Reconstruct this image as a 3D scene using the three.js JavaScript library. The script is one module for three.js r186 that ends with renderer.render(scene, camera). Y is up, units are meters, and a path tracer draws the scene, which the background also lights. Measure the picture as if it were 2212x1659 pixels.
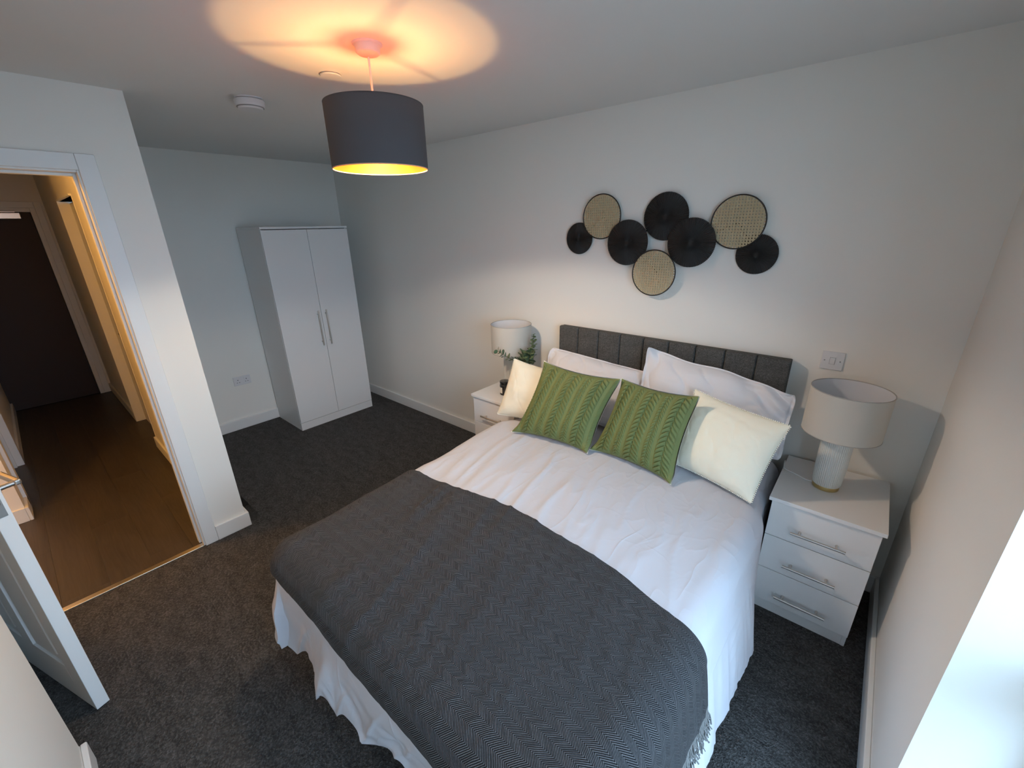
import * as THREE from 'three';
import { RoundedBoxGeometry } from 'three/addons/geometries/RoundedBoxGeometry.js';
import { mergeGeometries, mergeVertices, toCreasedNormals } from 'three/addons/utils/BufferGeometryUtils.js';
import { RectAreaLightUniformsLib } from 'three/addons/lights/RectAreaLightUniformsLib.js';

/* ---------- camera, sky, daylight, exposure ---------- */
const scene = new THREE.Scene();
const camera = new THREE.PerspectiveCamera(84.52, 4 / 3, 0.02, 60);
camera.position.set(4.4212, 1.7922, 2.4374);
camera.rotation.set(-0.3579, 0.7122, -0.0205, 'YXZ');
const renderer = new THREE.WebGLRenderer({ antialias: true });
renderer.toneMapping = THREE.LinearToneMapping;
renderer.toneMappingExposure = 0.53;
renderer.shadowMap.enabled = true;
scene.background = new THREE.Color().setRGB(0.52, 0.76, 1.0);
scene.backgroundIntensity = 11;
RectAreaLightUniformsLib.init();
const DAY = { color: new THREE.Color().setRGB(0.44, 0.70, 1.0), intensity: 15 };
const daylight = new THREE.RectAreaLight(DAY.color, DAY.intensity, 9, 2.8);
daylight.name = 'window_daylight';
daylight.position.set(6.2, 2.6, 4.3);
daylight.lookAt(3.7, 0.4, 3.1);
scene.add(daylight);
// a filament-style bulb hung cap upwards: a weak glow up past the cap, most of the light down and sideways
const BULB = { color: new THREE.Color().setRGB(1.0, 0.59, 0.22), intensity: 1.25, downColor: new THREE.Color().setRGB(1.0, 0.88, 0.72), down: 6.2 };
const HALL = { color: new THREE.Color().setRGB(1.0, 0.48, 0.11), intensity: 7.0 };

/* ---------- helpers ---------- */
function rng(seed) { let s = seed >>> 0; return () => { s = (s + 0x6D2B79F5) >>> 0; let t = s; t = Math.imul(t ^ (t >>> 15), t | 1); t ^= t + Math.imul(t ^ (t >>> 7), t | 61); return ((t ^ (t >>> 14)) >>> 0) / 4294967296; }; }
const clamp = (x, a = 0, b = 1) => Math.min(b, Math.max(a, x));
const lerp = (a, b, t) => a + (b - a) * t;
const smooth = (a, b, x) => { const t = clamp((x - a) / (b - a)); return t * t * (3 - 2 * t); };
const V = (x, y, z) => new THREE.Vector3(x, y, z);
// lattice noise that repeats every `per` cells
function noiseTable(seed, n = 64) { const r = rng(seed), a = new Float32Array(n * n); for (let i = 0; i < a.length; i++) a[i] = r(); return a; }
const NT = noiseTable(7);
function vnoise(x, y, per = 64) {
  const xi = Math.floor(x), yi = Math.floor(y); let fx = x - xi, fy = y - yi;
  fx = fx * fx * (3 - 2 * fx); fy = fy * fy * (3 - 2 * fy);
  const w = (k) => ((k % per) + per) % per, g = (i, j) => NT[w(i) % 64 + (w(j) % 64) * 64];
  return lerp(lerp(g(xi, yi), g(xi + 1, yi), fx), lerp(g(xi, yi + 1), g(xi + 1, yi + 1), fx), fy);
}
const fbm = (x, y, o = 4, per = 64) => { let s = 0, a = 0.5, n = 0; for (let k = 0; k < o; k++) { s += a * vnoise(x * 2 ** k + k * 17, y * 2 ** k + k * 31, Math.min(64, per * 2 ** k)); n += a; a *= 0.5; } return s / n; };
function tex(w, h, f, srgb, metresU, metresV) {
  const d = new Uint8Array(w * h * 4);
  for (let j = 0; j < h; j++) for (let i = 0; i < w; i++) {
    const c = f(i, j, i / w, j / h), k = (j * w + i) * 4, a = Array.isArray(c) ? c : [c, c, c];
    for (let q = 0; q < 3; q++) { let v = clamp(a[q]); if (srgb) v = v <= 0.0031308 ? v * 12.92 : 1.055 * v ** (1 / 2.4) - 0.055; d[k + q] = Math.round(v * 255); }
    d[k + 3] = 255;
  }
  const t = new THREE.DataTexture(d, w, h, THREE.RGBAFormat);
  t.wrapS = t.wrapT = THREE.RepeatWrapping; t.magFilter = THREE.LinearFilter; t.minFilter = THREE.LinearMipmapLinearFilter; t.generateMipmaps = true;
  if (srgb) t.colorSpace = THREE.SRGBColorSpace;
  t.repeat.set(1 / metresU, 1 / metresV); t.needsUpdate = true;
  return t;
}
const std = (o) => new THREE.MeshStandardMaterial(o), phy = (o) => new THREE.MeshPhysicalMaterial(o);
const rgb = (r, g, b) => new THREE.Color().setRGB(r, g, b);

// uv in metres by the dominant normal axis
function boxUV(g) {
  if (g.index) g = g.toNonIndexed();
  const p = g.attributes.position, n = g.attributes.normal, uv = new Float32Array(p.count * 2);
  for (let i = 0; i < p.count; i++) {
    const ax = Math.abs(n.getX(i)), ay = Math.abs(n.getY(i)), az = Math.abs(n.getZ(i));
    const [u, v] = ax >= ay && ax >= az ? [p.getZ(i), p.getY(i)] : ay >= az ? [p.getX(i), p.getZ(i)] : [p.getX(i), p.getY(i)];
    uv[2 * i] = u; uv[2 * i + 1] = v;
  }
  g.setAttribute('uv', new THREE.BufferAttribute(uv, 2));
  return g;
}
function rb(x0, y0, z0, x1, y1, z1, r = 0.0015, seg = 1) {
  const w = x1 - x0, h = y1 - y0, d = z1 - z0;
  const g = new RoundedBoxGeometry(w, h, d, seg, Math.min(r, w / 2.01, h / 2.01, d / 2.01));
  g.translate((x0 + x1) / 2, (y0 + y1) / 2, (z0 + z1) / 2);
  return boxUV(g);
}
function bx(x0, y0, z0, x1, y1, z1) { const g = new THREE.BoxGeometry(x1 - x0, y1 - y0, z1 - z0); g.translate((x0 + x1) / 2, (y0 + y1) / 2, (z0 + z1) / 2); return boxUV(g); }
function cyl(a, b, r0, r1 = r0, seg = 20, open = false) {
  const d = b.clone().sub(a), g = new THREE.CylinderGeometry(r1, r0, d.length(), seg, 1, open);
  g.applyQuaternion(new THREE.Quaternion().setFromUnitVectors(V(0, 1, 0), d.clone().normalize())); g.translate((a.x + b.x) / 2, (a.y + b.y) / 2, (a.z + b.z) / 2);
  return g.toNonIndexed();
}
function tube(pts, r, seg = 24, rs = 8) { return new THREE.TubeGeometry(new THREE.CatmullRomCurve3(pts), seg, r, rs).toNonIndexed(); }
function lathe(pts, seg = 64) { return new THREE.LatheGeometry(pts.map(([x, y]) => new THREE.Vector2(x, y)), seg).toNonIndexed(); }
function merged(list) { return mergeGeometries(list.map((g) => { const q = g.index ? g.toNonIndexed() : g; for (const k of Object.keys(q.attributes)) if (!['position', 'normal', 'uv'].includes(k)) q.deleteAttribute(k); return q; })); }
const used = new Map();
function numbered(name) { const n = used.get(name) ?? 0; used.set(name, n + 1); return n ? name + '_' + String(n).padStart(3, '0') : name; }
function obj(name, geos, m, parent = scene, label) {
  const g = Array.isArray(geos) ? (geos.length > 1 ? merged(geos) : geos[0]) : geos;
  const o = new THREE.Mesh(g, m); o.name = numbered(name); o.castShadow = o.receiveShadow = true; parent.add(o);
  if (label) o.userData.label = label;
  return o;
}
function tag(o, label, category, group) { o.userData = { ...o.userData, label, category }; if (group) o.userData.group = group; return o; }
function thing(name, label, category, [x, y, z] = [0, 0, 0], turn = 0, group) {
  const o = new THREE.Group(); o.name = numbered(name); o.position.set(x, y, z); o.rotation.y = turn; scene.add(o); return tag(o, label, category, group);
}
function struct(name, geos, m, parent) { const o = obj(name, geos, m, parent ?? scene); if (!parent) o.userData.kind = 'structure'; return o; }
function structGroup(name) { const o = new THREE.Group(); o.name = name; o.userData.kind = 'structure'; scene.add(o); return o; }
// grid surface: f(u, v) -> [x, y, z], uvf(u, v) -> metres
function grid(nu, nv, f, uvf, flip) {
  const p = [], uv = [], idx = [];
  for (let j = 0; j <= nv; j++) for (let i = 0; i <= nu; i++) { const u = i / nu, v = j / nv; p.push(...f(u, v)); uv.push(...(uvf ? uvf(u, v) : [u, v])); }
  for (let j = 0; j < nv; j++) for (let i = 0; i < nu; i++) { const a = j * (nu + 1) + i, b = a + 1, c = a + nu + 1, d = c + 1; flip ? idx.push(a, c, b, b, c, d) : idx.push(a, b, c, b, d, c); }
  const g = new THREE.BufferGeometry(); g.setAttribute('position', new THREE.Float32BufferAttribute(p, 3)); g.setAttribute('uv', new THREE.Float32BufferAttribute(uv, 2)); g.setIndex(idx); g.computeVertexNormals();
  return g;
}

/* ---------- materials ---------- */
const paintBump = tex(256, 256, (i, j) => 0.5 + 0.5 * (fbm(i / 8, j / 8, 3, 32) - 0.5), false, 0.35, 0.35);
const M = {};
M.wall = std({ color: rgb(0.84, 0.815, 0.765), roughness: 0.9, bumpMap: paintBump, bumpScale: 0.0004 });
M.ceiling = std({ color: rgb(0.78, 0.77, 0.75), roughness: 0.95 });
M.trim = std({ color: rgb(0.80, 0.80, 0.79), roughness: 0.42 });
M.door = std({ color: rgb(0.80, 0.80, 0.79), roughness: 0.45 });
M.cabinet = std({ color: rgb(0.77, 0.76, 0.755), roughness: 0.38 });
M.cabinetEdge = std({ color: rgb(0.77, 0.76, 0.755), roughness: 0.45 });
M.plastic = std({ color: rgb(0.72, 0.71, 0.72), roughness: 0.35 });
M.darkHole = std({ color: rgb(0.03, 0.03, 0.03), roughness: 0.8 });
M.steel = std({ color: rgb(0.62, 0.58, 0.54), metalness: 1, roughness: 0.32 });
M.screw = std({ color: rgb(0.35, 0.34, 0.33), metalness: 1, roughness: 0.4 });
M.brass = std({ color: rgb(0.62, 0.47, 0.22), metalness: 1, roughness: 0.35 });
M.strip = std({ color: rgb(0.75, 0.68, 0.55), metalness: 1, roughness: 0.3 });
const carpetMix = (i, j) => { const a = fbm(i / 5, j / 5, 2, 64), b = vnoise(i / 1.6 + 9, j / 1.6 + 5, 64), c = fbm(i / 46, j / 30, 3, 22); return [a, b, c]; };
M.carpet = std({
  color: 0xffffff, roughness: 1,
  map: tex(1024, 1024, (i, j) => { const [a, b, c] = carpetMix(i, j), f = b > 0.80 ? (b - 0.80) * 0.16 : 0, v = 0.019 + 0.098 * a * a * (0.5 + b) + 0.04 * Math.max(0, c - 0.3) + 2.4 * f; return [v * 1.0, v * 0.965, v * 0.945]; }, true, 1.1, 1.1),
  bumpMap: tex(1024, 1024, (i, j) => { const [a, b, c] = carpetMix(i, j); return 0.5 * a + 0.3 * b + 0.25 * c; }, false, 1.1, 1.1), bumpScale: 0.010,
});
const woodTex = (seed) => tex(256, 1024, (i, j, u, v) => {
  const g = fbm(u * 26 + seed, v * 5 + seed * 3, 4, 64), k = fbm(u * 5 + seed * 7, v * 3 + seed, 3, 64), line = Math.sin((u * 9 + k * 5) * 6.28) * 0.5 + 0.5;
  const t = 0.45 * g + 0.3 * k + 0.18 * line; return [0.024 + 0.055 * t, 0.019 + 0.041 * t, 0.0145 + 0.030 * t];
}, true, 1, 1);
M.planks = [1.3, 4.7, 9.1].map((s) => std({ color: 0xffffff, map: woodTex(s), roughness: 0.42 }));
M.headboard = std({
  color: 0xffffff, roughness: 0.95,
  map: tex(512, 512, (i, j) => { const a = vnoise(i / 7, j / 1.5, 64), b = vnoise(i / 1.6 + 3, j / 6 + 9, 64), v = 0.034 + 0.15 * (a * b) + 0.02 * fbm(i / 40, j / 40, 2, 12); return [v, v * 0.985, v * 0.94]; }, true, 0.35, 0.35),
  bumpMap: tex(512, 512, (i, j) => 0.5 * vnoise(i / 7, j / 1.5, 64) + 0.5 * vnoise(i / 1.6 + 3, j / 6 + 9, 64), false, 0.35, 0.35), bumpScale: 0.002,
});
const weave = tex(256, 256, (i, j) => 0.5 + 0.25 * Math.sin(i * Math.PI / 4) * Math.cos(j * Math.PI / 4) + 0.3 * (vnoise(i / 3, j / 12, 64) - 0.5) + 0.3 * (vnoise(i / 12, j / 3, 64) - 0.5), false, 0.06, 0.06);
const wrinkle = tex(512, 512, (i, j, u, v) => { const a = Math.abs(fbm(u * 6 + 1.5 * fbm(u * 4, v * 4, 2, 4), v * 3, 3, 6) - 0.5) * 2, b = fbm(u * 10, v * 10, 3, 10); return 0.65 * (1 - a) ** 3 + 0.35 * b; }, false, 0.7, 0.7);
const crease = tex(1024, 1024, (i, j, u, v) => { const w = fbm(u * 5, v * 5, 2, 5) * 1.2, a = 1 - Math.abs(2 * fbm(u * 16 + w, v * 4, 3, 4) - 1), b = 1 - Math.abs(2 * fbm(u * 9 + 7, v * 9 + w, 3, 9) - 1); return 0.6 * a ** 5 + 0.25 * b ** 6 + 0.15 * fbm(u * 8, v * 8, 2, 8); }, false, 1.1, 1.1);
M.cotton = phy({ color: rgb(0.565, 0.565, 0.61), roughness: 0.85, bumpMap: crease, bumpScale: 0.0026, sheen: 0.2, sheenRoughness: 0.6 });
M.pillow = phy({ color: rgb(0.68, 0.67, 0.70), roughness: 0.88, bumpMap: wrinkle, bumpScale: 0.0012, sheen: 0.15, sheenRoughness: 0.6 });
M.cream = phy({ color: rgb(0.86, 0.81, 0.66), roughness: 0.9, bumpMap: weave, bumpScale: 0.0006, sheen: 0.25, sheenRoughness: 0.6 });
M.pom = std({ color: rgb(0.86, 0.82, 0.70), roughness: 0.95 });
M.green = phy({ color: rgb(0.160, 0.186, 0.062), roughness: 0.78, bumpMap: weave, bumpScale: 0.0003, sheen: 0.55, sheenRoughness: 0.45, sheenColor: rgb(0.42, 0.55, 0.22) });
M.mattress = std({ color: rgb(0.55, 0.56, 0.60), roughness: 0.9 });
M.divan = std({ color: rgb(0.05, 0.05, 0.05), roughness: 0.95 });
{ // herringbone: bands 24 mm wide, stripes every 5.5 mm
  const U = 0.44, Vv = 0.48, N = 1024;
  const val = (i, j) => {
    const x = i / N * U, z = j / N * Vv, q = z / 0.024, k = Math.floor(q), f = q - k, tri = (k % 2 ? 1 - f : f) * 0.024 * 1.05;
    const s = ((x + tri) / 0.0055) % 1, cellU = Math.floor((x + tri) / 0.0055), yarn = vnoise(i / 2.2, j / 2.2, 64), h = 0.5 + 0.5 * Math.cos((s - 0.5) * 6.283);
    return [smooth(0.52, 0.88, h + 0.34 * (yarn - 0.5)) * (0.65 + 0.6 * vnoise(cellU * 1.7, k * 3.1, 64)), h];
  };
  M.throw = std({
    color: 0xffffff, roughness: 0.97,
    map: tex(N, N, (i, j) => { const a = val(i, j)[0]; return [0.004 + 0.130 * a, 0.004 + 0.126 * a, 0.0052 + 0.130 * a]; }, true, U, Vv),
    bumpMap: tex(N, N, (i, j) => val(i, j)[1], false, U, Vv), bumpScale: 0.0015,
  });
}
M.fringe = std({ color: rgb(0.16, 0.155, 0.15), roughness: 1 });
M.linen = phy({ color: rgb(0.72, 0.68, 0.61), roughness: 0.95, transmission: 0.18, thickness: 0, bumpMap: weave, bumpScale: 0.0008 });
M.linenInside = std({ color: rgb(0.72, 0.72, 0.74), roughness: 0.8 });
M.shadeEdge = std({ color: rgb(0.42, 0.40, 0.37), roughness: 0.8 });
M.ceramic = phy({ color: rgb(0.66, 0.66, 0.62), roughness: 0.3, clearcoat: 0.4, clearcoatRoughness: 0.2 });
M.vase = phy({ color: rgb(0.58, 0.60, 0.61), roughness: 0.3, clearcoat: 0.3 });
M.cord = std({ color: rgb(0.85, 0.85, 0.84), roughness: 0.5 });
M.greyShade = std({ color: rgb(0.085, 0.080, 0.088), roughness: 0.9, bumpMap: weave, bumpScale: 0.0006 });
M.copper = std({ color: rgb(0.75, 0.20, 0.022), metalness: 0.8, roughness: 0.36 });
M.shadeRim = std({ color: rgb(0.80, 0.45, 0.25), roughness: 0.5 });
M.bulb = std({ color: 0x000000, emissive: rgb(1.0, 0.62, 0.22), emissiveIntensity: 22 });
M.jar = phy({ color: rgb(0.008, 0.008, 0.009), roughness: 0.22, clearcoat: 0.5 });
M.jarLabel = std({ color: rgb(0.75, 0.72, 0.66), roughness: 0.7 });
M.leaf = std({ color: rgb(0.105, 0.155, 0.075), roughness: 0.65 });
M.leafPale = std({ color: rgb(0.16, 0.21, 0.12), roughness: 0.65 });
M.stem = std({ color: rgb(0.11, 0.10, 0.05), roughness: 0.8 });
M.black = std({ color: rgb(0.010, 0.009, 0.009), roughness: 0.5 });
M.wire = std({ color: rgb(0.012, 0.010, 0.009), roughness: 0.62 });
M.cane = std({ color: rgb(0.47, 0.38, 0.23), roughness: 0.7, bumpMap: weave, bumpScale: 0.0004 });
M.darkDoor = std({ color: rgb(0.030, 0.013, 0.009), roughness: 0.6 });
M.glass = phy({ color: 0xffffff, roughness: 0.02, transmission: 1, thickness: 0, ior: 1.5 });
M.outside = std({ color: rgb(0.30, 0.30, 0.29), roughness: 0.95 });

/* ---------- the room ---------- */
const XR = 4.737, H = 2.4, ZB = 2.725, XD = 1.62, ZD = 1.854, XN = 2.63, ZREC = 2.98, OZ0 = 2.10, OZ1 = 2.89, OY = 2.05, T = 0.1;
const WZ0 = 1.245, WZ1 = 2.50, WY0 = 0.06, WY1 = 2.16, WT = 0.30;
struct('floor', [bx(-0.1, -0.1, -0.1, XD - 0.02, 0, ZD), bx(XD - 0.02, -0.1, -0.1, XR + WT, 0, ZREC + 0.1)], M.carpet);
struct('ceiling', [bx(-2.6, H, -0.1, XR + WT, H + 0.1, ZREC + 0.1), bx(-2.6, H, ZREC + 0.1, XD + 0.1, H + 0.1, 4.3)], M.ceiling);
struct('wall_rear', [bx(-0.1, -0.1, -0.1, XR + WT, H, 0)], M.wall);
struct('wall_left', [bx(-0.1, 0, 0, 0, H, ZD)], M.wall);
struct('wall_right', [bx(XR, 0, 0, XR + WT, H, WZ0), bx(XR, 0, WZ1, XR + WT, H, ZB + 0.1), bx(XR, WY1, WZ0, XR + WT, H, WZ1), bx(XR, -0.1, WZ0, XR + WT, WY0, WZ1)], M.wall);
struct('wall_front', [bx(XN, 0, ZB, XR + WT, H, ZB + 0.1), bx(XN, 0, ZB + 0.1, XN + 0.1, H, ZREC + 0.1), bx(XD, 0, ZREC, XN, H, ZREC + 0.1)], M.wall);
struct('wall_door', [bx(XD - T, 0, ZD, XD, H, OZ0 - 0.03), bx(XD - T, OY + 0.03, OZ0 - 0.03, XD, H, OZ1 + 0.03), bx(XD - T, 0, OZ1 + 0.03, XD, H, 4.3)], M.wall);
struct('wall_hall_right', [bx(-0.2, 0, ZD, XD - T, H, ZD + 0.1), bx(-1.04, 2.06, ZD, -0.2, H, ZD + 0.1), bx(-2.6, 0, ZD, -1.04, H, ZD + 0.1)], M.wall);
struct('wall_hall_end', [bx(-2.6, 0, ZD + 0.1, -2.45, H, 2.04), bx(-2.6, 2.06, 2.04, -2.45, H, 2.86), bx(-2.6, 0, 2.86, -2.45, H, 3.0), bx(-2.6, -0.1, 2.0, -2.53, 2.1, 2.9)], M.wall);
struct('wall_hall_left', [bx(0.16, 0, 2.775, 0.40, H, 4.3), bx(-0.72, 2.06, 2.775, 0.16, H, 2.875), bx(-2.6, 0, 2.775, -0.72, H, 2.875), bx(-0.82, 0, 2.875, -0.72, H, 4.3)], M.wall);
struct('wall_hall_far', [bx(-0.82, 0, 4.2, XD, H, 4.3)], M.wall);

// skirting boards: 100 mm high, 18 mm deep, eased top edge
const SK = 0.1, SD = 0.018;
struct('baseboard_rear', rb(0, 0, 0, XR, SK, SD, 0.004), M.trim);
struct('baseboard_left', rb(0, 0, SD, SD, SK, ZD, 0.004), M.trim);
struct('baseboard_right', rb(XR - SD, 0, SD, XR, SK, WZ0, 0.004), M.trim);
struct('baseboard_door', rb(XD, 0, ZD - SD, XD + SD, SK, OZ0 - 0.075, 0.004), M.trim);
struct('baseboard_return', rb(0, 0, ZD - SD, XD, SK, ZD, 0.004), M.trim);
struct('baseboard_front', [rb(XN - SD, 0, ZB - SD, XR, SK, ZB, 0.004), rb(XN - SD, 0, ZB, XN, SK, ZREC, 0.004)], M.trim);
struct('baseboard_recess', rb(XD + SD, 0, ZREC - SD, XN - SD, SK, ZREC, 0.004), M.trim);
struct('baseboard_hall_right', [rb(-0.2, 0, ZD + 0.1, XD - T, SK, ZD + 0.1 + SD, 0.004), rb(-2.45, 0, ZD + 0.1, -1.04, SK, ZD + 0.1 + SD, 0.004)], M.trim);
struct('baseboard_hall_left', [rb(0.16, 0, 2.775 - SD, 0.40 + SD, SK, 2.775, 0.004), rb(0.40, 0, 2.775, 0.40 + SD, SK, 4.2, 0.004), rb(-2.45, 0, 2.775 - SD, -0.72, SK, 2.775, 0.004)], M.trim);

// bedroom doorway: lining, stops and flat architrave
struct('trim_1', [
  rb(XD - T - 0.002, 0, OZ0 - 0.03, XD + 0.002, OY + 0.03, OZ0, 0.002), rb(XD - T - 0.002, 0, OZ1, XD + 0.002, OY + 0.03, OZ1 + 0.03, 0.002), rb(XD - T - 0.002, OY, OZ0, XD + 0.002, OY + 0.03, OZ1, 0.002),
  rb(XD - 0.085, 0, OZ0, XD - 0.048, OY, OZ0 + 0.012, 0.002), rb(XD - 0.085, OY - 0.012, OZ0 + 0.012, XD - 0.048, OY, OZ1 - 0.012, 0.002), rb(XD - 0.085, 0, OZ1 - 0.012, XD - 0.048, OY, OZ1, 0.002)], M.trim);
struct('trim_2', [rb(XD, 0, OZ0 - 0.075, XD + 0.015, OY + 0.075, OZ0 - 0.008, 0.003), rb(XD, OY + 0.008, OZ0 - 0.008, XD + 0.015, OY + 0.075, OZ1 + 0.07, 0.003), rb(XD, 0, OZ1 + 0.008, XD + 0.015, OY + 0.008, OZ1 + 0.07, 0.003)], M.trim);
struct('trim_3', rb(XD - 0.03, -0.002, OZ0, XD + 0.006, 0.006, OZ1, 0.003), M.strip);
// hall doorways
struct('trim_4', [rb(-1.05, 0, ZD + 0.005, -1.035, 2.06, ZD + 0.116, 0.002), rb(-0.205, 0, ZD + 0.005, -0.19, 2.06, ZD + 0.103, 0.002), rb(-1.05, 2.06, ZD + 0.005, -0.19, 2.075, ZD + 0.116, 0.002)], M.trim);
struct('trim_5', [rb(0.145, 0, 2.757, 0.165, 2.06, 2.90, 0.002), rb(-0.725, 0, 2.757, -0.705, 2.06, 2.90, 0.002), rb(-0.70, 0, 2.80, -0.68, 2.06, 2.84, 0.002), rb(-0.725, 2.06, 2.757, 0.165, 2.078, 2.90, 0.002), rb(-0.79, 0, 2.757, -0.725, 2.12, 2.775, 0.002), rb(0.165, 0, 2.757, 0.23, 2.12, 2.775, 0.002)], M.trim);

// hall floor: laminate planks laid along the hall
{
  const hf = structGroup('floor_hall'), r = rng(31), geos = new Map();
  obj('underlay', bx(-2.6, -0.1, ZD, XD - 0.02, -0.013, 4.3), M.darkHole, hf);
  const W = 0.19, L = 1.28; let row = 0;
  for (let z = ZD - 0.09; z < 4.2; z += W, row++) {
    let x = -2.45 - (row * 0.47 % 1) * L;
    for (; x < XD - 0.03; x += L) {
      const a = Math.max(x, -2.45), b = Math.min(x + L, XD - 0.03); if (b - a < 0.02) continue;
      const len = Math.round((b - a) * 1000) / 1000, key = len;
      if (!geos.has(key)) {
        const g = rb(0, -0.012, 0.0002, len - 0.0004, 0, W - 0.0002, 0.0005), p = g.attributes.position, uv = g.attributes.uv;
        for (let i = 0; i < p.count; i++) uv.setXY(i, p.getZ(i) / W * 0.98, p.getX(i) / 1.3);
        geos.set(key, g);
      }
      const m = obj('plank', geos.get(key), M.planks[Math.floor(r() * 3)], hf); m.position.set(a, 0, z);
    }
  }
}

// front door at the end of the hall
{
  const d = structGroup('door_2');
  obj('door_leaf', rb(-2.50, 0.004, 2.072, -2.455, 2.02, 2.828, 0.003), M.darkDoor, d);
  obj('door_frame', [rb(-2.52, 0, 2.03, -2.43, 2.062, 2.07, 0.003), rb(-2.52, 0, 2.83, -2.43, 2.062, 2.87, 0.003), rb(-2.52, 2.022, 2.07, -2.43, 2.062, 2.83, 0.003), rb(-2.45, 0, 1.975, -2.435, 2.12, 2.03, 0.003), rb(-2.45, 2.062, 2.03, -2.435, 2.12, 2.92, 0.003)], M.trim, d);
  const c = obj('door_closer', rb(-2.455, 1.955, 2.15, -2.40, 2.015, 2.38, 0.006, 2), M.steel, d, 'silver overhead door closer');
  obj('closer_arm', [rb(-2.42, 2.018, 2.18, -2.40, 2.026, 2.42, 0.002)], M.steel, c);
  const h = obj('door_handle', [cyl(V(-2.455, 1.0, 2.76), V(-2.41, 1.0, 2.76), 0.01), cyl(V(-2.412, 1.0, 2.77), V(-2.412, 1.0, 2.65), 0.009), cyl(V(-2.456, 1.0, 2.76), V(-2.448, 1.0, 2.76), 0.026)], M.steel, d);
}
{ // door in the right-hand hall wall
  const d = structGroup('door_3');
  obj('door_leaf', rb(-1.033, 0.004, ZD + 0.005, -0.207, 2.048, ZD + 0.04, 0.003), M.door, d);
  obj('door_handle', [cyl(V(-0.28, 1.0, ZD + 0.04), V(-0.28, 1.0, ZD + 0.085), 0.009), cyl(V(-0.27, 1.0, ZD + 0.085), V(-0.39, 1.0, ZD + 0.085), 0.008)], M.steel, d);
}

// open bedroom door, hinged at the near jamb and swung into the recess
{
  const d = structGroup('door_1'); d.position.set(XD + 0.035, 0.008, OZ1 + 0.005);
  d.rotation.y = Math.atan2(0.243, 0.752);      // local +x runs from the hinge to the lock edge
  const Wd = 0.775, Hd = 2.03, Td = 0.042;
  // panelled leaf: stiles and rails proud of recessed fields with a moulded border
  const st = 0.1, fields = [[0.20, 0.90], [1.03, 1.93]];
  const leaf = [rb(0, 0, -Td / 2, st, Hd, Td / 2, 0.002), rb(Wd - st, 0, -Td / 2, Wd, Hd, Td / 2, 0.002), rb(Wd / 2 - 0.045, 0.18, -Td / 2, Wd / 2 + 0.045, Hd - 0.08, Td / 2, 0.002)];
  const ys = [0, ...fields.flat(), Hd];
  for (let i = 0; i < ys.length; i += 2) leaf.push(rb(st - 0.001, ys[i], -Td / 2, Wd - st + 0.001, ys[i + 1], Td / 2, 0.002));
  obj('door_leaf', leaf, M.door, d);
  for (const [a, b] of fields) for (const [x0, x1] of [[st, Wd / 2 - 0.045], [Wd / 2 + 0.045, Wd - st]]) {
    obj('door_panel', [rb(x0 - 0.002, a - 0.002, -0.012, x1 + 0.002, b + 0.002, 0.012, 0.001), rb(x0 + 0.035, a + 0.035, -0.018, x1 - 0.035, b - 0.035, 0.018, 0.006, 2)], M.door, d);
  }
  obj('latch_plate', [rb(Wd - 0.001, 0.92, -0.011, Wd + 0.0015, 1.03, 0.011, 0.0006), rb(Wd, 0.965, -0.006, Wd + 0.009, 0.985, 0.006, 0.002)], M.steel, d);
  for (const s of [-1, 1]) obj('door_handle', [cyl(V(Wd - 0.06, 0.995, s * Td / 2), V(Wd - 0.06, 0.995, s * (Td / 2 + 0.008)), 0.026), cyl(V(Wd - 0.06, 0.995, s * Td / 2), V(Wd - 0.06, 0.995, s * (Td / 2 + 0.055)), 0.009), rb(Wd - 0.185, 0.986, s > 0 ? Td / 2 + 0.045 : -Td / 2 - 0.063, Wd - 0.048, 1.006, s > 0 ? Td / 2 + 0.063 : -Td / 2 - 0.045, 0.006, 3)], M.steel, d);
  for (const y of [0.22, 1.0, 1.8]) obj('hinge', [cyl(V(-0.004, y, -Td / 2 - 0.003), V(-0.004, y + 0.1, -Td / 2 - 0.003), 0.006)], M.steel, d);
}

// tall window by the camera, in a deep reveal
{
  const w = structGroup('window_1'), x0 = XR + 0.19, x1 = XR + 0.26, f = 0.06, ty = 0.87;
  obj('window_frame', [rb(x0, WY0, WZ0, x1, WY1, WZ0 + f, 0.004), rb(x0, WY0, WZ1 - f, x1, WY1, WZ1, 0.004), rb(x0, WY0, WZ0 + f, x1, WY0 + f, WZ1 - f, 0.004), rb(x0, WY1 - f, WZ0 + f, x1, WY1, WZ1 - f, 0.004)], M.trim, w);
  obj('transom', rb(x0 - 0.015, ty - 0.055, WZ0 + f, x1, ty + 0.055, WZ1 - f, 0.004), M.trim, w);
  obj('mullion', rb(x0, WY0 + f, (WZ0 + WZ1) / 2 - 0.03, x1, WY1 - f, (WZ0 + WZ1) / 2 + 0.03, 0.004), M.trim, w);
  const zm = (WZ0 + WZ1) / 2;
  for (const [ya, yb] of [[WY0 + f, ty - 0.055], [ty + 0.055, WY1 - f]]) for (const [za, zb] of [[WZ0 + f, zm - 0.03], [zm + 0.03, WZ1 - f]])
    obj('pane', bx(x0 + 0.03, ya, za, x0 + 0.034, yb, zb), M.glass, w);
  obj('window_sill', rb(XR - 0.002, WY0, WZ0, x0, WY0 + 0.02, WZ1, 0.004), M.trim, w);
}
struct('ground', bx(XR + 0.6, -6.2, -28, 58, -6, 32), M.outside);

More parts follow.
